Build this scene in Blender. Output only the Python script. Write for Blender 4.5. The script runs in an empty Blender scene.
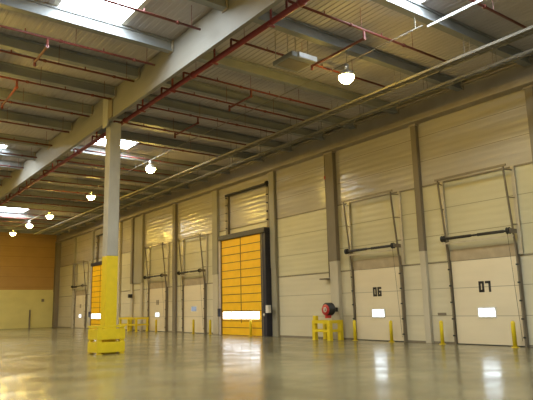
import bpy, bmesh, math, random
from mathutils import Vector, Matrix
random.seed(4)
scn = bpy.context.scene
COL = scn.collection
PI = math.pi

# ------------------------------------------------------------------ materials
def mat(name, col, rough=0.6, metal=0.0, noise=0.12, nscale=3.0, stretch=(1, 1, 1), bump=0.0, bscale=20.0, spec=0.5):
    m = bpy.data.materials.new(name); m.use_nodes = True
    nt = m.node_tree; b = nt.nodes['Principled BSDF']
    b.inputs['Roughness'].default_value = rough; b.inputs['Metallic'].default_value = metal
    b.inputs['Specular IOR Level'].default_value = spec
    tc = nt.nodes.new('ShaderNodeTexCoord'); mp = nt.nodes.new('ShaderNodeMapping')
    mp.inputs['Scale'].default_value = stretch
    nt.links.new(tc.outputs['Object'], mp.inputs['Vector'])
    n = nt.nodes.new('ShaderNodeTexNoise'); n.inputs['Scale'].default_value = nscale; n.inputs['Detail'].default_value = 5
    nt.links.new(mp.outputs['Vector'], n.inputs['Vector'])
    r = nt.nodes.new('ShaderNodeValToRGB')
    r.color_ramp.elements[0].position = 0.3; r.color_ramp.elements[1].position = 0.7
    c = Vector(col)
    r.color_ramp.elements[0].color = (*(c * (1 - noise)), 1)
    r.color_ramp.elements[1].color = (*[min(1, v) for v in (c * (1 + noise))], 1)
    nt.links.new(n.outputs['Fac'], r.inputs['Fac']); nt.links.new(r.outputs['Color'], b.inputs['Base Color'])
    if bump:
        n2 = nt.nodes.new('ShaderNodeTexNoise'); n2.inputs['Scale'].default_value = bscale
        nt.links.new(mp.outputs['Vector'], n2.inputs['Vector'])
        bp = nt.nodes.new('ShaderNodeBump'); bp.inputs['Strength'].default_value = bump; bp.inputs['Distance'].default_value = 0.02
        nt.links.new(n2.outputs['Fac'], bp.inputs['Height']); nt.links.new(bp.outputs['Normal'], b.inputs['Normal'])
    return m

def emit(name, col, s):
    m = bpy.data.materials.new(name); m.use_nodes = True
    nt = m.node_tree; nt.nodes.remove(nt.nodes['Principled BSDF'])
    e = nt.nodes.new('ShaderNodeEmission'); e.inputs['Color'].default_value = (*col, 1); e.inputs['Strength'].default_value = s
    nt.links.new(e.outputs[0], nt.nodes['Material Output'].inputs[0])
    return m

def cladding(name, col, rough, ribs=0.0, wob=0.25, seam=1.1):
    """wall sheet: horizontal ribs, wavering gloss, thin seams between the sheets"""
    m = mat(name, col, rough, 0, 0.06, 0.7, (1, 0.5, 1.6))
    nt = m.node_tree; b = nt.nodes['Principled BSDF']
    tc = nt.nodes.new('ShaderNodeTexCoord'); sx = nt.nodes.new('ShaderNodeSeparateXYZ')
    nt.links.new(tc.outputs['Object'], sx.inputs[0])
    mp = nt.nodes.new('ShaderNodeMapping'); mp.inputs['Scale'].default_value = (0.3, 0.35, 3.0)
    nt.links.new(tc.outputs['Object'], mp.inputs['Vector'])
    n = nt.nodes.new('ShaderNodeTexNoise'); n.inputs['Scale'].default_value = 1.6; n.inputs['Detail'].default_value = 3
    nt.links.new(mp.outputs['Vector'], n.inputs['Vector'])
    # fine ribs
    k = nt.nodes.new('ShaderNodeMath'); k.operation = 'MULTIPLY'; k.inputs[1].default_value = 2 * PI / 0.275
    nt.links.new(sx.outputs['Z'], k.inputs[0])
    s = nt.nodes.new('ShaderNodeMath'); s.operation = 'SINE'; nt.links.new(k.outputs[0], s.inputs[0])
    w = nt.nodes.new('ShaderNodeMath'); w.operation = 'MULTIPLY'; w.inputs[1].default_value = ribs
    nt.links.new(s.outputs[0], w.inputs[0])
    a = nt.nodes.new('ShaderNodeMath'); a.operation = 'MULTIPLY_ADD'; a.inputs[1].default_value = wob
    nt.links.new(n.outputs['Fac'], a.inputs[0]); nt.links.new(w.outputs[0], a.inputs[2])
    bp = nt.nodes.new('ShaderNodeBump'); bp.inputs['Strength'].default_value = 1.0; bp.inputs['Distance'].default_value = 0.03
    nt.links.new(a.outputs[0], bp.inputs['Height']); nt.links.new(bp.outputs['Normal'], b.inputs['Normal'])
    # seams as dark lines of their own
    q = nt.nodes.new('ShaderNodeMath'); q.operation = 'PINGPONG'; q.inputs[1].default_value = seam / 2
    nt.links.new(sx.outputs['Z'], q.inputs[0])
    l = nt.nodes.new('ShaderNodeMath'); l.operation = 'LESS_THAN'; l.inputs[1].default_value = 0.014
    nt.links.new(q.outputs[0], l.inputs[0])
    mx = nt.nodes.new('ShaderNodeMix'); mx.data_type = 'RGBA'
    mx.inputs[7].default_value = (*[v * 0.55 for v in col], 1)
    old = b.inputs['Base Color'].links[0].from_socket
    nt.links.new(l.outputs[0], mx.inputs[0]); nt.links.new(old, mx.inputs[6]); nt.links.new(mx.outputs[2], b.inputs['Base Color'])
    return m

M = {}
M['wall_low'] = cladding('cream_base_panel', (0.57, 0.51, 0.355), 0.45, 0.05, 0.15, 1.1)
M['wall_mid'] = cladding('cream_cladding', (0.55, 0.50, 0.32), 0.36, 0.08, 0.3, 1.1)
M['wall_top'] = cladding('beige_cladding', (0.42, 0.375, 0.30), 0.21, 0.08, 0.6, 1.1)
M['back_low'] = cladding('back_cream_panel', (0.60, 0.53, 0.20), 0.5, 0.0, 0.1, 4.3)
M['back_top'] = cladding('back_brown_cladding', (0.38, 0.22, 0.06), 0.5, 0.05, 0.2, 1.1)
M['deck'] = mat('ribbed_steel_deck', (0.42, 0.38, 0.37), 0.6, 0, 0.08, 0.8, (1, 0.4, 1))
M['purlin'] = mat('grey_steel_purlin', (0.215, 0.22, 0.215), 0.55, 0, 0.12, 1.2)
M['concrete'] = mat('grey_concrete', (0.36, 0.345, 0.30), 0.75, 0, 0.12, 2.5, (1, 1, 0.4), 0.3, 12)
M['beamc'] = mat('beam_concrete', (0.22, 0.205, 0.175), 0.6, 0, 0.08, 1.2, (1, 0.4, 1), 0.2, 10)
M['edge'] = mat('edge_beam_paint', (0.33, 0.28, 0.21), 0.6, 0, 0.1, 1.2)
M['colbrown'] = mat('brown_grey_column_paint', (0.19, 0.155, 0.105), 0.6, 0, 0.1, 2, (1, 1, .4))
M['collight'] = mat('pale_column_paint', (0.48, 0.425, 0.31), 0.6, 0, 0.08, 2, (1, 1, .4))
M['colgreen'] = mat('green_grey_column_paint', (0.29, 0.26, 0.18), 0.6, 0, 0.08, 2, (1, 1, .4))
M['yellow'] = mat('yellow_safety_paint', (0.70, 0.52, 0.012), 0.4, 0, 0.06, 4)
M['curtain'] = mat('yellow_curtain_fabric', (0.82, 0.455, 0.006), 0.5, 0, 0.05, 2)
M['rib'] = mat('dark_curtain_rib', (0.10, 0.055, 0.015), 0.5)
M['navy'] = mat('black_blue_frame', (0.022, 0.022, 0.035), 0.4)
M['mauve'] = mat('pale_mauve_jamb', (0.42, 0.36, 0.33), 0.5)
M['red'] = mat('red_pipe_paint', (0.15, 0.03, 0.02), 0.5)
M['redmain'] = mat('red_main_pipe_paint', (0.22, 0.024, 0.022), 0.5)
M['reelred'] = mat('reel_red_enamel', (0.45, 0.025, 0.02), 0.35)
M['black'] = mat('black_rubber', (0.02, 0.018, 0.016), 0.5)
M['track'] = mat('dull_track_steel', (0.20, 0.165, 0.115), 0.45, 0.3)
M['trackpale'] = mat('pale_galvanised_track', (0.50, 0.44, 0.32), 0.4, 0.3)
M['door'] = cladding('cream_dock_door', (0.68, 0.585, 0.405), 0.4, 0.0, 0.05, 1.09)
M['head'] = mat('brown_door_header', (0.38, 0.30, 0.19), 0.5)
M['digit'] = mat('black_stencil_paint', (0.03, 0.025, 0.02), 0.6)
M['zinc'] = mat('zinc_tray_steel', (0.21, 0.19, 0.15), 0.7, 0.0)
M['bright'] = mat('bright_zinc_trunking', (0.5, 0.5, 0.5), 0.35, 0.4)
M['white'] = mat('off_white_plastic', (0.62, 0.58, 0.5), 0.5)
M['lamp'] = mat('lamp_reflector_aluminium', (0.45, 0.42, 0.36), 0.35, 0.6)
M['sky'] = emit('daylit_skylight_sheet', (0.78, 0.90, 1.0), 44)
M['pane'] = emit('daylit_door_pane', (0.78, 0.90, 1.0), 10)
M['pane_mid'] = emit('daylit_far_pane', (0.86, 0.94, 1.0), 2.2)
M['pane_dull'] = emit('dull_daylit_pane', (0.75, 0.85, 1.0), 0.45)
M['strip'] = emit('daylit_curtain_strip', (0.84, 0.92, 1.0), 7)
M['bulb'] = emit('sodium_lamp_glow', (1.0, 0.67, 0.12), 320)

# floor: polished worn concrete
def floor_mat():
    m = bpy.data.materials.new('polished_concrete_floor'); m.use_nodes = True
    nt = m.node_tree; b = nt.nodes['Principled BSDF']; N = nt.nodes.new; L = nt.links.new
    tc = N('ShaderNodeTexCoord')
    n = N('ShaderNodeTexNoise'); n.inputs['Scale'].default_value = 0.35; n.inputs['Detail'].default_value = 8; n.inputs['Roughness'].default_value = 0.62
    L(tc.outputs['Object'], n.inputs['Vector'])
    r = N('ShaderNodeValToRGB'); e = r.color_ramp.elements
    e[0].position = 0.36; e[0].color = (0.12, 0.103, 0.054, 1); e[1].position = 0.66; e[1].color = (0.22, 0.192, 0.105, 1)
    L(n.outputs['Fac'], r.inputs['Fac'])
    # saw-cut joints every 6 m
    s = N('ShaderNodeSeparateXYZ'); L(tc.outputs['Object'], s.inputs[0])
    outs = []
    for ax in ('X', 'Y'):
        q = N('ShaderNodeMath'); q.operation = 'PINGPONG'; q.inputs[1].default_value = 3.0; L(s.outputs[ax], q.inputs[0])
        l = N('ShaderNodeMath'); l.operation = 'LESS_THAN'; l.inputs[1].default_value = 0.016; L(q.outputs[0], l.inputs[0]); outs.append(l)
    mx = N('ShaderNodeMath'); mx.operation = 'MAXIMUM'; L(outs[0].outputs[0], mx.inputs[0]); L(outs[1].outputs[0], mx.inputs[1])
    c = N('ShaderNodeMix'); c.data_type = 'RGBA'; c.inputs[7].default_value = (0.13, 0.11, 0.08, 1)
    L(mx.outputs[0], c.inputs[0]); L(r.outputs['Color'], c.inputs[6]); L(c.outputs[2], b.inputs['Base Color'])
    n2 = N('ShaderNodeTexNoise'); n2.inputs['Scale'].default_value = 0.8; n2.inputs['Detail'].default_value = 6; L(tc.outputs['Object'], n2.inputs['Vector'])
    mr = N('ShaderNodeMapRange'); mr.inputs[1].default_value = 0.3; mr.inputs[2].default_value = 0.7
    mr.inputs[3].default_value = 0.14; mr.inputs[4].default_value = 0.27
    L(n2.outputs['Fac'], mr.inputs[0]); L(mr.outputs[0], b.inputs['Roughness'])
    n3 = N('ShaderNodeTexNoise'); n3.inputs['Scale'].default_value = 3.0; n3.inputs['Detail'].default_value = 3; L(tc.outputs['Object'], n3.inputs['Vector'])
    bp = N('ShaderNodeBump'); bp.inputs['Strength'].default_value = 0.25; bp.inputs['Distance'].default_value = 0.006
    L(n3.outputs['Fac'], bp.inputs['Height']); L(bp.outputs['Normal'], b.inputs['Normal'])
    b.inputs['Specular IOR Level'].default_value = 0.5
    return m
M['floor'] = floor_mat()

# ------------------------------------------------------------------ helpers
def box(bm, x0, x1, y0, y1, z0, z1, mi=0):
    vs = [bm.verts.new((x, y, z)) for z in (z0, z1) for y in (y0, y1) for x in (x0, x1)]
    for f in ((0, 2, 3, 1), (4, 5, 7, 6), (0, 1, 5, 4), (1, 3, 7, 5), (3, 2, 6, 7), (2, 0, 4, 6)):
        fc = bm.faces.new([vs[i] for i in f]); fc.material_index = mi

KIDS = {}
def tube(bm, p, q, r, n=10, r2=None):
    p, q = Vector(p), Vector(q); d = (q - p).normalized()
    u = d.orthogonal().normalized(); v = d.cross(u); r2 = r if r2 is None else r2
    A = [bm.verts.new(p + (u * math.cos(2 * PI * i / n) + v * math.sin(2 * PI * i / n)) * r) for i in range(n)]
    B = [bm.verts.new(q + (u * math.cos(2 * PI * i / n) + v * math.sin(2 * PI * i / n)) * r2) for i in range(n)]
    for i in range(n):
        bm.faces.new([A[i], A[(i + 1) % n], B[(i + 1) % n], B[i]])
    bm.faces.new(A[::-1]); bm.faces.new(B)

def bar(bm, p, q, w, h):
    """square bar between two points; w across Y (or X), h the other"""
    p, q = Vector(p), Vector(q); d = (q - p).normalized()
    u = Vector((0, 1, 0)) if abs(d.y) < 0.9 else Vector((1, 0, 0))
    v = d.cross(u).normalized(); u = v.cross(d).normalized()
    R = []
    for c in (p, q):
        R.append([bm.verts.new(c + u * a * w / 2 + v * b * h / 2) for a, b in ((-1, -1), (1, -1), (1, 1), (-1, 1))])
    for i in range(4):
        bm.faces.new([R[0][i], R[0][(i + 1) % 4], R[1][(i + 1) % 4], R[1][i]])
    bm.faces.new(R[0][::-1]); bm.faces.new(R[1])

def lathe(bm, prof, c, axis='z', n=28):
    rings = []
    for r, t in prof:
        ring = []
        for i in range(n):
            a = 2 * PI * i / n; A, B = r * math.cos(a), r * math.sin(a)
            o = {'z': (A, B, t), 'x': (t, A, B), 'y': (A, t, B)}[axis]
            ring.append(bm.verts.new(Vector(c) + Vector(o)))
        rings.append(ring)
    for a, b in zip(rings, rings[1:]):
        for i in range(n):
            bm.faces.new([a[i], a[(i + 1) % n], b[(i + 1) % n], b[i]])
    if prof[0][0] > 1e-4: bm.faces.new(rings[0][::-1])
    if prof[-1][0] > 1e-4: bm.faces.new(rings[-1])

def obj(name, bm, mats, parent=None, smooth=False, bevel=0.0):
    """links a bmesh built in the parent's space (or the world's)"""
    bmesh.ops.remove_doubles(bm, verts=bm.verts, dist=1e-5)
    bmesh.ops.recalc_face_normals(bm, faces=bm.faces)
    me = bpy.data.meshes.new(name); bm.to_mesh(me); bm.free()
    for m in (mats if isinstance(mats, (list, tuple)) else [mats]): me.materials.append(M[m])
    if smooth:
        for p in me.polygons: p.use_smooth = True
    o = bpy.data.objects.new(name, me); COL.objects.link(o)
    if parent: o.parent = parent; KIDS.setdefault(parent.name, []).append(o)
    if bevel:
        b = o.modifiers.new('bevel', 'BEVEL'); b.width = bevel; b.segments = 2; b.limit_method = 'ANGLE'
    return o

def made(fn, name, mats, parent=None, smooth=False, bevel=0.0):
    bm = bmesh.new(); fn(bm); return obj(name, bm, mats, parent, smooth, bevel)

def boxo(name, d, m, parent=None, bevel=0.0):
    return made(lambda b: box(b, *d), name, m, parent, False, bevel)

def tag(o, label, cat, group=None, kind=None):
    if label: o['label'] = label
    if cat: o['category'] = cat
    if group: o['group'] = group
    if kind: o['kind'] = kind
    return o

def thing(name, label, cat, loc, group=None, kind=None):
    o = bpy.data.objects.new(name, None); o.empty_display_size = 0.3
    COL.objects.link(o); o.location = loc
    return tag(o, label, cat, group, kind)

def kids(o): return list(KIDS.get(o.name, []))
def pieces(name, fns, m, parent, smooth=False):
    for f in fns: made(f, name, m, parent, smooth)
def bx(*d): return lambda b: box(b, *d)
def copy_tree(o, loc=None, label=None, parent=None):
    c = o.copy(); COL.objects.link(c)
    if parent: c.parent = parent; KIDS.setdefault(parent.name, []).append(c)
    if loc is not None: c.location = loc
    if label: c['label'] = label
    for k in kids(o): copy_tree(k, parent=c)
    return c

ORD = ['first', 'second', 'third', 'fourth', 'fifth', 'sixth', 'seventh', 'eighth', 'ninth', 'tenth', 'eleventh', 'twelfth',
       'thirteenth', 'fourteenth', 'fifteenth', 'sixteenth', 'seventeenth', 'eighteenth', 'nineteenth', 'twentieth', 'twenty-first', 'twenty-second', 'twenty-third', 'twenty-fourth']

# ------------------------------------------------------------------ building shell
WX, BY, LX, FY, ZR = 20.0, 66.0, -15.0, -8.0, 10.5
tag(boxo('floor', (LX - .3, WX + .3, FY - .3, BY + .3, -0.3, 0), 'floor'), 'glossy worn brown-grey concrete floor of the warehouse', 'floor', kind='structure')

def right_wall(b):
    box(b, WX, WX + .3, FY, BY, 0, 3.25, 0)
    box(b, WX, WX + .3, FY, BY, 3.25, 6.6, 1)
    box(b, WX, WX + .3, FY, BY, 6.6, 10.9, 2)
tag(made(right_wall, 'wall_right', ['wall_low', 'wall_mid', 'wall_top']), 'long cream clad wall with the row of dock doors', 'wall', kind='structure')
def back_wall(b):
    box(b, LX, WX + .3, BY, BY + .3, 0, 4.1, 0)
    box(b, LX, WX + .3, BY, BY + .3, 4.1, 10.9, 1)
tag(made(back_wall, 'wall_back', ['back_low', 'back_top']), 'far end wall, brown above and cream below', 'wall', kind='structure')
tag(boxo('wall_left', (LX - .3, LX, FY, BY + .3, 0, 10.9), 'wall_mid'), 'cream side wall opposite the dock doors', 'wall', kind='structure')
tag(boxo('wall_front', (LX, WX + .3, FY - .3, FY, 0, 10.9), 'wall_mid'), 'cream end wall behind the viewer', 'wall', kind='structure')

SKY = [(4.5, 6.45, 13.0, 16.0), (10.3, 12.35, 26.7, 29.3), (10.3, 12.85, 50.6, 53.4), (11.2, 13.3, 7.3, 10.35),
       (4.2, 6.7, 32.0, 34.8), (4.2, 6.7, 50.6, 53.4), (-3, -.4, 12.4, 15.2), (-10, -7.4, 7.3, 10.3), (-10, -7.4, 27, 29.7), (-3, -.4, 32, 34.8), (1.5, 4.0, -4, -1.0), (11.2, 13.3, -4, -1.0)]  # those left of and behind the camera are unseen, added for cool daylight
def deck(b):
    pitch = 0.2
    n = int((WX - LX) / pitch)
    for i in range(n + 1):
        x = LX + i * pitch
        pr = [(x, ZR), (x + .1, ZR), (x + .12, ZR + .018), (x + .18, ZR + .018), (x + .2, ZR)]
        cuts = []
        for (x0, x1, y0, y1) in SKY:
            if x0 - .1 < x + .13 < x1 + .1: cuts.append((y0, y1))
        cuts.sort(); ys = FY; segs = []
        for y0, y1 in cuts: segs.append((ys, y0)); ys = y1
        segs.append((ys, BY))
        for a, c in segs:
            for (xa, za), (xb, zb) in zip(pr, pr[1:]):
                b.faces.new([b.verts.new(v) for v in ((xa, a, za), (xb, a, zb), (xb, c, zb), (xa, c, za))])
tag(made(deck, 'ceiling', 'deck'), 'ribbed cream metal roof deck seen from below', 'ceiling', kind='structure')
boxo('roof_insulation', (LX - .3, WX + .3, FY - .3, BY + .3, 11.45, 11.6), 'deck', bpy.data.objects['ceiling'])
SKYLAB = ['bright skylight at the upper left corner of the view', 'skylight just behind the top of the yellow-footed column',
          'distant skylight seen as a white streak at the left edge', 'skylight cut by the top edge right of the red main pipe']
for i, (x0, x1, y0, y1) in enumerate(SKY):
    t = thing('window_%d' % (i + 1), SKYLAB[i] if i < 4 else 'roof skylight outside the photographed part of the hall', 'skylight', ((x0 + x1) / 2, (y0 + y1) / 2, ZR), None, 'structure')
    w, d = (x1 - x0) / 2, (y1 - y0) / 2
    def curb(b):
        for a in ((-w - .16, -w, -d, d), (w, w + .16, -d, d), (-w - .16, w + .16, -d - .05, -d), (-w - .16, w + .16, d, d + .05)):
            box(b, *a, 0.0, 0.14)
    made(curb, 'skylight_curb', 'white', t)
    def sheet(b):
        n = 8; R = []
        for k in range(n + 1):
            a = -1 + 2 * k / n
            R.append([b.verts.new((a * w, s * d, .12 + .12 * (1 - a * a))) for s in (-1, 1)])
        for p, q in zip(R, R[1:]): b.faces.new([p[0], q[0], q[1], p[1]])
        for k in (0, 1): b.faces.new([r[k] for r in R])
    made(sheet, 'skylight_sheet', 'sky', t, True)

# ------------------------------------------------------------------ structure overhead
def main_beam(b):
    box(b, 8.3, 8.44, FY + .02, BY - .02, 9.27, 10.46)
tag(made(main_beam, 'roof_beam', 'beamc'), 'deep concrete main beam running the hall on top of the column', 'roof beam')
boxo_edge = made(lambda b: (box(b, 19.62, 19.97, FY + .02, BY - .02, 9.5, 10.25), box(b, 19.5, 19.98, FY + .02, BY - .02, 9.42, 9.5), box(b, 19.5, 19.98, FY + .02, BY - .02, 10.25, 10.33)), 'edge_beam', 'edge')
tag(boxo_edge, 'brown edge beam running along the top of the dock door wall', 'roof beam')

PY = [1.6, 4.3, 7.0, 9.85, 12.75, 16.1, 18.75, 21.0, 23.6, 26.3, 28.3 + 1.6, 32.6, 35.3, 38.0, 40.7, 43.4, 46.1, 48.8, 51.5 + 2.2, 56.4, 59.1, 61.8, 64.4]
def purlin_bm(b, L):
    # roof I-section: bottom flange, web, top flange
    box(b, 0, L, -.13, .13, 0, .07); box(b, 0, L, -.075, .075, .07, .34); box(b, 0, L, -.13, .13, .34, .4)
def make_purlin(x0, L, y, label, grp):
    t = thing('purlin', label, 'purlin', (x0, y, 10.085), grp)
    made(lambda b: purlin_bm(b, L), 'purlin_beam', 'purlin', t)
    pieces('end_plate', [bx(.0, .04, -.16, .16, -.03, .38), bx(L - .04, L, -.16, .16, -.03, .38)], 'edge', t)
    return t
pr = pl = None
for i, y in enumerate(PY):
    lr = 'grey steel purlin right of the main beam, %s from the viewer' % ORD[i]
    ll = 'grey steel purlin left of the main beam, %s from the viewer' % ORD[i]
    if pr is None:
        pr = make_purlin(8.46, 11.15, y, lr, 'purlins over the aisle beside the dock doors')
        pl = make_purlin(-3.0, 11.28, y, ll, 'purlins left of the main beam')
    else:
        copy_tree(pr, (8.46, y, 10.085), lr); copy_tree(pl, (-3.0, y, 10.085), ll)
tag(boxo('roof_beam', (-3.5, -3.0, FY + .02, BY - .02, 9.2, 10.46), 'beamc'), 'second concrete main beam left of the photographed aisle', 'roof beam')

# ------------------------------------------------------------------ sprinkler pipes
def main_pipe(b):
    tube(b, (9.05, FY + .1, 9.42), (9.05, 58, 9.42), .085, 12)
    for y in (4.5, 10.2, 15.9, 21.6, 27.3, 33, 38.7, 44.4): tube(b, (9.05, y, 9.42), (9.05, y + .16, 9.42), .115, 12)
t = thing('sprinkler_main_pipe', 'thick red sprinkler main pipe running beside the main beam', 'pipe', (0, 0, 0))
made(main_pipe, 'main_pipe', 'redmain', t, True)
for y in (5.7, 8.6, 11.6, 14.6, 17.5, 20.0, 25, 31.8, 37.2, 42.6, 48, 55.2):
    made(lambda b: (bar(b, (9.05, y, 9.5), (9.05, y, 10.49), .03, .06), box(b, 8.93, 9.17, y - .04, y + .04, 9.3, 9.34), box(b, 8.45, 9.08, y - .03, y + .03, 9.85, 9.9)), 'pipe_hanger', 'redmain', t)

SY = [2.6, 5.4, 8.05, 10.95, 13.7, 16.75, 18.45, 20.6, 23.05, 25.7, 28.3, 31.0, 33.7, 36.4, 39.1, 41.8, 44.5, 47.2, 50.2, 52.4, 54.8, 57.5]
def branch(b, L):
    tube(b, (0, 0, 0), (L, 0, 0), .038, 8)
    for k in range(1, int(L / 2.4) + 1): tube(b, (k * 2.4, 0, 0), (k * 2.4 + .09, 0, 0), .055, 8)
def clips(b, L):
    for k in range(int(L / 2.4) + 1): bar(b, (k * 2.4 + .5, 0, 0), (k * 2.4 + .5, 0, .7), .02, .02)
def heads(b, L):
    for k in range(1, int(L / 2.4) + 1): tube(b, (k * 2.4 - 1, 0, .02), (k * 2.4 - 1, 0, .12), .02, 6)
def make_branch(x0, L, y, lab, grp, riser):
    t = thing('sprinkler_branch_pipe', lab, 'pipe', (x0, y, 9.8), grp)
    made(lambda b: branch(b, L), 'pipe', 'red', t, True)
    pieces('hanger_rod', [lambda b, k=k: bar(b, (k * 2.4 + .5, 0, .03), (k * 2.4 + .5, 0, .69), .012, .012) for k in range(int(L / 2.4) + 1)], 'red', t)
    pieces('sprinkler_head', [lambda b, k=k: tube(b, (k * 2.4 - 1, 0, .02), (k * 2.4 - 1, 0, .12), .02, 6) for k in range(1, int(L / 2.4) + 1)], 'red', t)
    if riser: made(lambda b: tube(b, (-.0, 0, .0), (-.0, 0, -.29), .04, 8), 'riser', 'red', t, True)
    return t
br = bl = None
for i, y in enumerate(SY):
    lr = 'thin red sprinkler pipe right of the main beam, %s from the viewer' % ORD[i]
    ll = 'thin red sprinkler pipe left of the main beam, %s from the viewer' % ORD[i]
    if br is None:
        br = make_branch(9.1, 7.15, y, lr, 'sprinkler pipes over the dock door aisle', True)
        bl = make_branch(-2.4, 10.4, y, ll, 'sprinkler pipes left of the main beam', False)
    else:
        copy_tree(br, (9.1, y, 9.8), lr); copy_tree(bl, (-2.4, y, 9.8), ll)
def dropper(x, y0, y1, lab):
    def f(b):
        tube(b, (x, y0, 9.755), (x, y0, 9.52), .04, 8); tube(b, (x, y0, 9.52), (x, y1, 9.52), .04, 8); tube(b, (x, y1, 9.62), (x, y1, 9.38), .045, 8)
        tube(b, (x, y0 - .03, 9.52), (x, y0 + .06, 9.52), .055, 8)
    tag(made(f, 'sprinkler_drop_pipe', 'red'), lab, 'pipe', 'sprinkler drop pipes between the branches')
dropper(12.1, 10.95, 13.35, 'red cross pipe hanging upper right near the glowing nearest lamp')
dropper(4.45, 16.75, 18.1, 'red cross pipe hanging below the skylight at upper left')
dropper(12.0, 16.75, 18.25, 'red cross pipe hanging behind the suspended grey unit')
dropper(11.9, 20.6, 22.7, 'red cross pipe right of the column, behind two nearer ones')
dropper(4.5, 20.6, 22.8, 'red cross pipe at the left edge above the far purlins')

# ------------------------------------------------------------------ cable trays, trunking, lamps, unit
def tray(b, x, z, w):
    for s in (-1, 1): box(b, x + s * w / 2 - .02, x + s * w / 2 + .02, 1, 60, z, z + .09)
    y = 1.0
    while y < 60: box(b, x - w / 2, x + w / 2, y, y + .04, z, z + .02); y += .5
def rods(x, z, w, t, s2=(-1, 1)):
    pieces('hanger_rod', [bx(x + k * w / 2 - .008, x + k * w / 2 + .008, y - .008, y + .008, z + .08, 10.084) for y in PY[1:20] for k in s2], 'zinc', t)
t = thing('cable_tray', 'narrow zinc ladder cable tray running between the lamps and the wall', 'cable tray', (0, 0, 0))
made(lambda b: tray(b, 15.75, 9.42, .34), 'ladder', 'zinc', t); rods(15.75, 9.42, .34, t)
for k, x in enumerate((15.66, 15.8)): made(lambda b: tube(b, (x, 1, 9.48), (x, 60, 9.48), .04, 8), 'cable', 'colbrown', t)
t = thing('cable_tray', 'cable tray closest to the edge beam of the dock door wall', 'cable tray', (0, 0, 0))
made(lambda b: tray(b, 17.35, 9.5, .22), 'ladder', 'zinc', t); rods(17.35, 9.5, .22, t)
# lamp trunking
t = thing('lighting_conduit', 'thin dull conduit that feeds the visible row of lamps', 'conduit', (0, 0, 0))
made(lambda b: box(b, 13.138, 13.162, 9.6, 60, 9.66, 9.684), 'conduit', 'zinc', t)
rods(13.15, 9.62, 0.0, t, (1,))
t = thing('lighting_trunking', 'bright metal batten at the top edge, catching daylight from the skylight', 'trunking', (0, 0, 0))
made(lambda b: box(b, 13.24, 13.295, 3.0, 9.5, 9.6, 9.66), 'trunking', 'bright', t)  # paler than the conduit, skylight brightness put into its colour
pieces('hanger_rod', [bx(13.26, 13.276, y - .008, y + .008, 9.66, 10.084) for y in (4.3, 7.0)], 'zinc', t)
ROWX = 13.15
LY = [(12.8, 'nearest glowing sodium high bay lamp, right of the suspended unit'), (27.9, 'glowing lamp just right of the column top, second nearest'),
      (37.0, 'glowing lamp just left of the column'), (46.3, 'largest of the three small glowing lamps at far left'),
      (52.2, 'glowing lamp second from the left end of the row'), (58.1, 'tiny glowing lamp nearest the far end wall')]
def make_lamp(loc, label, grp):
    t = thing('high_bay_lamp', label, 'ceiling lamp', loc, grp)
    # the origin is the centre of the lens, enlarged to stand in for bloom
    made(lambda b: lathe(b, [(.275, .0), (.27, .06), (.22, .14), (.13, .2), (.1, .205), (.12, .19), (.2, .125), (.25, .05), (.262, .0), (.275, .0)], (0, 0, 0)), 'reflector', 'lamp', t, True)
    h = made(lambda b: lathe(b, [(.001, .42), (.1, .415), (.11, .21), (.001, .205)], (0, 0, 0), n=20), 'gear_housing', 'lamp', t, True)
    made(lambda b: tube(b, (0, 0, .42), (0, 0, .46), .015, 6), 'hook', 'zinc', h)
    made(lambda b: lathe(b, [(.001, -.24), (.1, -.23), (.19, -.17), (.245, -.08), (.26, .0), (.2, .02), (.001, .03)], (0, 0, 0), n=24), 'lens', 'bulb', t, True)
    return t
lp = None
for y, lab in LY:
    g = 'glowing lamps in the visible row'
    if lp is None: lp = make_lamp((ROWX, y, 9.2), lab, g)
    else: copy_tree(lp, (ROWX, y, 9.2), lab)
for x, ys in ((3.3, (9, 20, 28, 37, 46.3)), (-5.0, (18.5, 37, 55))):
    for y in ys:
        c = copy_tree(lp, (x, y, 9.2), 'high bay lamp outside the photographed part of the hall'); c['group'] = 'lamps outside the view'

t = thing('suspended_heater', 'flat grey suspended box unit left of the nearest lamp', 'heater', (11.2, 13.2, 9.3))
boxo('casing', (-.5, .5, -.5, .5, 0, .16), 'purlin', t, .02)
boxo('top_cover', (-.25, .5, -.56, -.5, .0, .17), 'bright', t, .01)
made(lambda b: box(b, -.45, .4, -.3, .34, -.02, .0), 'grille', 'colbrown', t)
pieces('hanger_rod', [bx(x - .01, x + .01, y - .01, y + .01, .22, 1.19) for x in (-.45, .4) for y in (-.24, .38)], 'zinc', t)

# ------------------------------------------------------------------ central column with yellow foot and guard
t = thing('column', 'tall concrete column with yellow painted foot standing in the hall', 'column', (8.655, 21.95, 0))
boxo('yellow_foot', (-.235, .235, -.25, .25, 0, 3.75), 'yellow', t, .015)
boxo('shaft', (-.235, .235, -.25, .25, 3.75, 9.265), 'concrete', t, .02)
pieces('beam_fork', [bx(-.405, -.36, -.35, .2, 9.05, 10.36), bx(-.20, -.15, -.25, .2, 9.19, 10.08)], 'concrete', t)
boxo('joint_filler', (-.40, -.36, -.78, -.36, 9.3, 10.36), 'colbrown', t)

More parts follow.
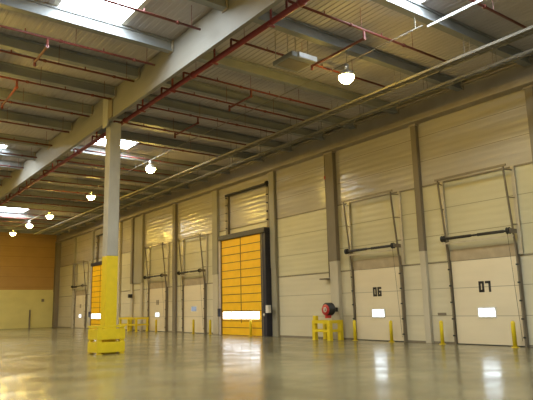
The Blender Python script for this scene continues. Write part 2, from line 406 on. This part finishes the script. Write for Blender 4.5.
def guard(name, label, loc, x0, x1, y0, y1, h, rails, posts, grp=None, sides=4, pw=.075):
    t = thing(name, label, 'guard rail', loc, grp)
    for (px, py) in posts:
        p = boxo('post', (px - pw, px + pw, py - pw, py + pw, 0, h), 'yellow', t, .01)
        boxo('foot_plate', (px - .11, px + .11, py - .11, py + .11, 0, .015), 'yellow', p)
    for (z0, z1) in rails:
        def f(b):
            box(b, x0 - .09, x1 + .09, y0 - .11, y0 - .075, z0, z1)
            box(b, x0 - .11, x0 - .075, y0 - .11, y1 + .09, z0, z1)
            if sides > 2: box(b, x0 - .09, x1 + .09, y1 + .075, y1 + .11, z0, z1)
            if sides > 3: box(b, x1 + .075, x1 + .11, y0 - .09, y1 + .09, z0, z1)
        made(f, 'rail', 'yellow', t, bevel=.005)
    return t
guard('column_guard', 'yellow boxed guard rail around the foot of the free-standing column', (8.6, 21.85, 0), -.47, .42, -.36, .45, 1.06,
      [(.55, .93), (.99, 1.06), (.07, .45)], [(-.47, -.36), (.42, -.36), (-.47, .45), (.42, .45)])
guard('wall_guard', 'yellow guard rail on the floor under the red hose reel', (19.2, 20.8, 0), -.3, .4, -.45, .6, .93,
      [(.78, .93), (.38, .5)], [(-.3, -.45), (.4, -.45), (-.3, .6), (.4, .6)], sides=3, pw=.1)
guard('wall_guard', 'distant yellow guard rail right behind the free-standing column foot', (19.2, 43.0, 0), -.4, .5, -1.0, 2.1, 1.08,
      [(.92, 1.08), (.45, .58)], [(-.4, -1.0), (.5, -1.0), (-.4, 2.1), (.5, 2.1), (-.4, .5)], sides=3)
boxo_y = boxo('junction_box', (18.82, 18.98, 21.22, 21.44, .935, 1.15), 'yellow', None, .01)
tag(boxo_y, 'small yellow box standing on the guard beside the hose reel', 'box')

# hose reel
t = thing('hose_reel', 'red fire hose reel above the yellow guard rail', 'hose reel', (19.2, 20.72, 1.42))
d = made(lambda b: lathe(b, [(.001, -.02), (.06, -.02), (.08, 0), (.25, 0), (.262, .02), (.25, .04), (.001, .04)], (-.2, 0, 0), 'x'), 'face_disc', 'reelred', t, True)
made(lambda b: lathe(b, [(.07, 0), (.12, 0), (.12, .01), (.07, .01), (.07, 0)], (-.212, 0, 0), 'x', 20), 'white_ring', 'white', d, True)
made(lambda b: lathe(b, [(.001, 0), (.05, 0), (.05, .03), (.001, .03)], (-.25, 0, 0), 'x', 16), 'hub', 'white', d, True)
made(lambda b: lathe(b, [(.2, -.16)] + [p for k in range(5) for p in ((.27, -.155 + k * .075), (.31, -.12 + k * .075))] + [(.28, .22), (.2, .23)], (0, 0, .03), 'x', 24), 'hose', 'black', t)
boxo('bracket', (.2, .57, -.07, .07, -.1, .1), 'black', t)
made(lambda b: box(b, -.14, .1, -.09, .09, -.40, -.24), 'valve_box', 'reelred', t)

# ------------------------------------------------------------------ wall columns
def wcol(y, w, upper, lower, lab, d=.2, zs=3.8, lw=None, ly=0):
    t = thing('wall_column', lab, 'column', (19.985, y, 0))
    boxo('upper_shaft', (-d, 0, -w / 2, w / 2, zs, 9.4), upper, t, .01)
    lw = lw or w
    boxo('lower_shaft', (-d + .03, 0, -lw / 2 + ly, lw / 2 + ly, 0, zs), lower, t, .01)
    boxo('cap_plate', (-d - .03, 0, -w / 2 - .04, w / 2 + .04, 9.34, 9.41), 'edge', t)
wcol(10.05, .3, 'colbrown', 'collight', 'wall column at the right edge of the view')
wcol(15.4, .28, 'colbrown', 'collight', 'brown wall column between the doors 06 and 07')
wcol(20.82, .58, 'colbrown', 'collight', 'brown wall column behind the hose reel', .24)
wcol(25.8, .46, 'colgreen', 'colgreen', 'grey wall column on the right side of the large yellow door')
wcol(32.08, .62, 'colgreen', 'collight', 'grey wall column on the left side of the large yellow door')
wcol(37.84, .44, 'colbrown', 'colbrown', 'brown wall column between the two distant dock doors')
wcol(43.5, .3, 'colgreen', 'collight', 'wall column left of the distant dock door, by the far yellow guard')
wcol(45.45, .36, 'colbrown', 'collight', 'dark brown wall column just right of the free-standing column')
wcol(48.2, .4, 'collight', 'collight', 'wall column hidden behind the free-standing column')
wcol(55.0, .4, 'colgreen', 'collight', 'narrow wall column left of the distant yellow door')
wcol(60.3, .4, 'colgreen', 'collight', 'narrow wall column left of the farthest dock door')
wcol(65.6, .5, 'colbrown', 'colbrown', 'dark brown column in the far corner of the hall', .5)
# brown boards beside two columns, above head height
tag(boxo('wall_board', (19.9, 19.99, 43.7, 45.2, 3.8, 9.3), 'colgreen'), 'large brownish board between two wall columns, right of the free-standing column', 'board')
# red riser with valve on the hose reel column
t = thing('sprinkler_riser', 'dark red vertical riser pipe on the column above the hose reel', 'pipe', (19.85, 21.2, 0))
made(lambda b: tube(b, (0, 0, 3.0), (0, 0, 9.41), .045, 10), 'riser_pipe', 'colbrown', t, True)
made(lambda b: lathe(b, [(.001, -.1), (.07, -.09), (.09, 0), (.07, .09), (.001, .1)], (0, .0, 8.15), 'z', 12), 'valve', 'reelred', t)
tag(boxo('wall_shelf_bracket', (19.5, 19.98, 21.15, 21.6, 2.9, 2.97), 'track'), 'small grey bracket on the wall above and left of the hose reel', 'bracket')
tag(boxo('wall_sign', (19.96, 19.99, 14.55, 14.95, 1.12, 1.22), 'track'), 'small dark plate on the wall left of door 07', 'sign')
tag(boxo('wall_box', (19.5, 19.8, 45.1, 45.35, 2.65, 2.95), 'black'), 'small dark box on the wall above the far yellow guard', 'box')
tag(boxo('wall_box', (18.3, 18.55, 65.85, 65.99, 2.8, 3.1), 'colbrown'), 'small dark box on the far end wall beside the corner', 'box')
tag(made(lambda b: (box(b, 16.98, 17.12, 65.55, 65.7, 0, 1.95), box(b, 16.9, 17.2, 65.45, 65.8, 0, .02)), 'post', 'colbrown'), 'brown post standing before the far end wall', 'post')

# ------------------------------------------------------------------ dock doors
SEG = {'0': 'abcdef', '6': 'acdefg', '7': 'abc'}
def digits(b, text, xc, z0, h, w, x):
    """bold condensed numerals; seen from -X, left is +Y"""
    s = .095; gap = .075
    y = xc + (len(text) * w + (len(text) - 1) * gap) / 2
    for ch in text:
        yl, yr = y, y - w
        R = {'a': (yr, yl, z0 + h - s, z0 + h), 'd': (yr, yl, z0, z0 + s), 'g': (yr, yl, z0 + h / 2 - s / 2, z0 + h / 2 + s / 2),
             'f': (yl - s, yl, z0 + h / 2, z0 + h), 'e': (yl - s, yl, z0, z0 + h / 2), 'b': (yr, yr + s, z0 + h / 2, z0 + h), 'c': (yr, yr + s, z0, z0 + h / 2)}
        for k in SEG[ch]:
            a, c, e, f = R[k]; box(b, x - .004, x, a, c, e, f)
        y -= w + gap

def dock_door(idx, yc, w, num, lab, winz=1.22, mark=False, pane='pane'):
    hw = w / 2
    t = thing('door_%d' % idx, lab, 'dock door', (19.985, yc, 0), None, 'structure')
    boxo('door_panel', (-.1, -.02, -hw + .03, hw - .03, .03, 3.24), 'door', t)
    boxo('header_panel', (-.09, -.01, -hw, hw, 3.26, 3.72), 'head', t)
    boxo('bottom_seal', (-.11, -.02, -hw + .03, hw - .03, 0, .035), 'black', t)
    if num:
        for k, ch in enumerate(num): made(lambda b: digits(b, ch, (.14 - .28 * k), 1.98, .42, .235, -.101), 'door_number', 'digit', t)
    if mark: pieces('door_mark', [bx(-.105, -.1, -.2, -.03, 2.0, 2.36), bx(-.105, -.1, .03, .2, 2.0, 2.36)], 'colbrown', t)
    def fr(b):
        for a in ((-.4, -.34, -.21, .21), (.34, .4, -.21, .21), (-.34, .34, -.21, -.15), (-.34, .34, .15, .21)):
            box(b, -.125, -.1, a[0], a[1], winz + a[2], winz + a[3])
    f = made(fr, 'window_frame', 'white', t)
    boxo('window_pane', (-.112, -.102, -.34, .34, winz - .15, winz + .15), pane, f)
    for s in (-1, 1):
        y = s * (hw + .03)
        # lower run against the wall
        boxo('lower_track', (-.2, -.01, y - .03, y + .03, 0, 3.3), 'track', t)
        pieces('track_roller', [bx(-.23, -.2, y - .05, y + .05, z, z + .06) for z in (.3, .95, 1.6, 2.25, 2.9)], 'black', t)
        # inclined upper run leaning into the hall
        made(lambda b: bar(b, (-.16, y, 3.3), (-.52, y, 6.6), .05, .07), 'upper_track', 'track', t)
        made(lambda b: (bar(b, (-.06, y + s * .12, 3.3), (-.06, y + s * .12, 6.6), .14, .06),), 'upright', 'trackpale', t)
        pieces('track_bracket', [lambda b, z=z: bar(b, (-.16 - .36 * (z - 3.3) / 3.3, y, z), (-.02, y + s * .12, z), .04, .03) for z in (4.4, 5.4, 6.45)], 'track', t)
        made(lambda b: tube(b, (-.46, y - s * .12, 4.15), (-.2, y - s * .1, .2), .007, 5), 'lift_cable', 'black', t)
        made(lambda b: lathe(b, [(.001, -.05), (.13, -.05), (.10, -.02), (.10, .02), (.13, .05), (.001, .05)], (-.5, y - s * .04, 4.15), 'y', 18), 'cable_drum', 'black', t)
        made(lambda b: box(b, -.56, -.02, y + s * .04 - .015, y + s * .04 + .015, 4.07, 4.23), 'shaft_bracket', 'track', t)
    made(lambda b: tube(b, (-.5, -hw, 4.15), (-.5, hw, 4.15), .04, 10), 'spring_shaft', 'black', t)
    pieces('spring', [lambda b, a=a, c=c: tube(b, (-.5, a, 4.15), (-.5, c, 4.15), .06, 10) for a, c in ((-hw + .2, -.15), (.15, hw - .2))], 'black', t)
    made(lambda b: box(b, -.42, -.38, -hw - .1, hw + .1, 3.93, 4.0), 'shaft_rail', 'trackpale', t)
    made(lambda b: box(b, -.55, -.49, -hw - .15, hw + .15, 6.56, 6.64), 'top_bar', 'track', t)
    return t
dock_door(1, 12.64, 2.86, '07', 'cream dock door numbered 07 at the right')
dock_door(2, 18.12, 2.9, '06', 'cream dock door numbered 06 in the middle of the wall')
dock_door(3, 34.97, 2.95, None, 'narrow cream dock door left of the large yellow door', 1.62, pane='pane_dull')
dock_door(4, 40.58, 2.95, None, 'cream dock door beyond the brown column, just right of the far guard', 1.25, True, 'pane_mid')
dock_door(5, 57.9, 3.1, None, 'farthest cream dock door near the corner', 1.2, True, 'pane_mid')
# seams that cap the wall bands
tag(boxo('trim_1', (19.96, 19.998, FY, BY, 6.56, 6.62), 'track'), 'thin brown seam line running along the wall at track tops', 'trim', kind='structure')
tag(boxo('trim_2', (19.975, 19.999, FY, BY, 3.24, 3.28), 'track'), 'thin seam line running along the wall at door tops', 'trim', kind='structure')
tag(boxo('baseboard_right', (19.965, 19.998, FY, BY, 0, .07), 'colbrown'), 'dark strip at the foot of the dock door wall', 'baseboard', kind='structure')

# ------------------------------------------------------------------ yellow fast doors
def rapid_door(idx, y0, y1, lab):
    t = thing('door_%d' % idx, lab, 'door', (19.985, y0, 0), None, 'structure')
    W = y1 - y0; a, c = .5, W - .22          # curtain span
    H = 5.85
    boxo('curtain', (-.46, -.43, a, c, 0.02, H), 'curtain', t)
    zs = [.45, .85] + [1.45 + k * .49 for k in range(0, 9)]
    pieces('stiffening_rib', [bx(-.475, -.46, a, c, z - .018, z + .018) for z in zs], 'rib', t)
    made(lambda b: box(b, -.475, -.46, (a + c) / 2 - .025, (a + c) / 2 + .025, .72, H), 'centre_seam', 'rib', t)
    made(lambda b: box(b, -.478, -.462, a + .3, c - .12, .97, 1.38), 'vision_strip', 'strip', t)
    pieces('strip_divider', [bx(-.482, -.476, y - .03, y + .03, .97, 1.38) for y in ((a + c) / 2, a + 1.2, c - 1.05)], 'zinc', t)
    boxo('near_jamb', (-.52, -.01, .02, a, 0, 6.1), 'navy', t, .01)
    boxo('near_guide', (-.545, -.52, .30, .36, 0, 5.9), 'track', t)
    boxo('lintel', (-.6, -.01, -.02, W, 5.86, 6.16), 'navy', t, .01)
    boxo('far_jamb', (-.5, -.01, c, c + .1, 0, 5.86), 'rib', t)
    boxo('far_post', (-.5, -.01, c + .1, W + .1, 0, 5.86), 'mauve', t)
    # upright guide and roller above
    for y in (.15, W - .4):
        boxo('upper_guide', (-.18, -.02, y - .12, y + .12, 6.16, 8.8), 'track', t)
        pieces('guide_roller', [bx(-.26, -.18, y - .05, y + .05, z, z + .06) for z in (6.6, 7.1, 7.6, 8.1, 8.6)], 'black', t)
    made(lambda b: tube(b, (-.22, .0, 8.78), (-.22, W - .35, 8.78), .075, 10), 'roller_shaft', 'black', t)
    made(lambda b: lathe(b, [(.001, -.06), (.15, -.06), (.15, .06), (.001, .06)], (-.22, .12, 8.78), 'y', 14), 'cable_drum', 'black', t)
    boxo('control_box', (-.6, -.4, -.26, .0, 1.3, 1.72), 'white', t, .01)
    made(lambda b: lathe(b, [(.001, -.05), (.07, -.04), (.09, 0), (.001, 0)], (-.56, .2, 1.2), 'x', 14), 'signal_lamp', 'white', t, True)
    boxo('far_control', (-.64, -.5, W - .08, W + .06, 1.1, 1.6), 'navy', t)
    return t
rapid_door(6, 26.05, 31.0, 'large closed yellow fast door with white strip and black frame')
rapid_door(7, 49.1, 54.05, 'distant yellow fast door partly hidden by the column')

# ------------------------------------------------------------------ bollards
def bollard(x, y, lab):
    t = thing('bollard', lab, 'bollard', (x, y, 0), 'yellow bollards before the dock doors')
    made(lambda b: lathe(b, [(.001, 0), (.075, 0), (.075, .86), (.06, .9), (.03, .92), (.001, .925)], (0, 0, 0), n=18), 'post', 'yellow', t, True)
    made(lambda b: lathe(b, [(.001, 0), (.13, 0), (.13, .02), (.001, .02)], (0, 0, 0), n=18), 'foot_plate', 'yellow', t)
    return t
b0 = bollard(19.5, 11.42, 'yellow bollard in front of door 07, on its right side')
for x, y, lab in ((19.5, 14.48, 'yellow bollard on the left side of door 07'), (19.5, 17.1, 'yellow bollard in front of door 06, on its right side'),
                  (19.5, 19.3, 'pale yellow bollard on the left side of door 06'), (19.3, 27.4, 'yellow bollard before the right part of the large yellow door'),
                  (19.4, 32.05, 'yellow bollard at the left of the large yellow door'), (19.4, 34.2, 'yellow bollard before the dock door left of the yellow door'),
                  (19.4, 39.8, 'yellow bollard before the distant dock door near the far guard')):
    copy_tree(b0, (x, y, 0), lab)

# ------------------------------------------------------------------ world, camera
w = bpy.data.worlds.new('World'); scn.world = w; w.use_nodes = True
bg = w.node_tree.nodes['Background']; bg.inputs[0].default_value = (.7, .8, 1, 1); bg.inputs[1].default_value = .3

F, pitch, roll, yaw, H = 569.3, .1865, -.02385, .64583, 1.6
fw = Vector((math.sin(yaw) * math.cos(pitch), math.cos(yaw) * math.cos(pitch), math.sin(pitch)))
rt = Vector((math.cos(yaw), -math.sin(yaw), 0)); up = rt.cross(fw)
r2 = rt * math.cos(roll) + up * math.sin(roll); u2 = -rt * math.sin(roll) + up * math.cos(roll)
cam = bpy.data.cameras.new('camera'); co = bpy.data.objects.new('camera', cam); COL.objects.link(co)
mw = Matrix((r2, u2, -fw)).transposed().to_4x4(); mw.translation = Vector((0, 0, H)); co.matrix_world = mw
cam.sensor_width = 36; cam.lens = F * 36 / 533; cam.clip_end = 300
scn.camera = co
vs = scn.view_settings
vs.view_transform = 'Standard'; vs.look = 'None'; vs.exposure = -0.18; vs.gamma = 1.0
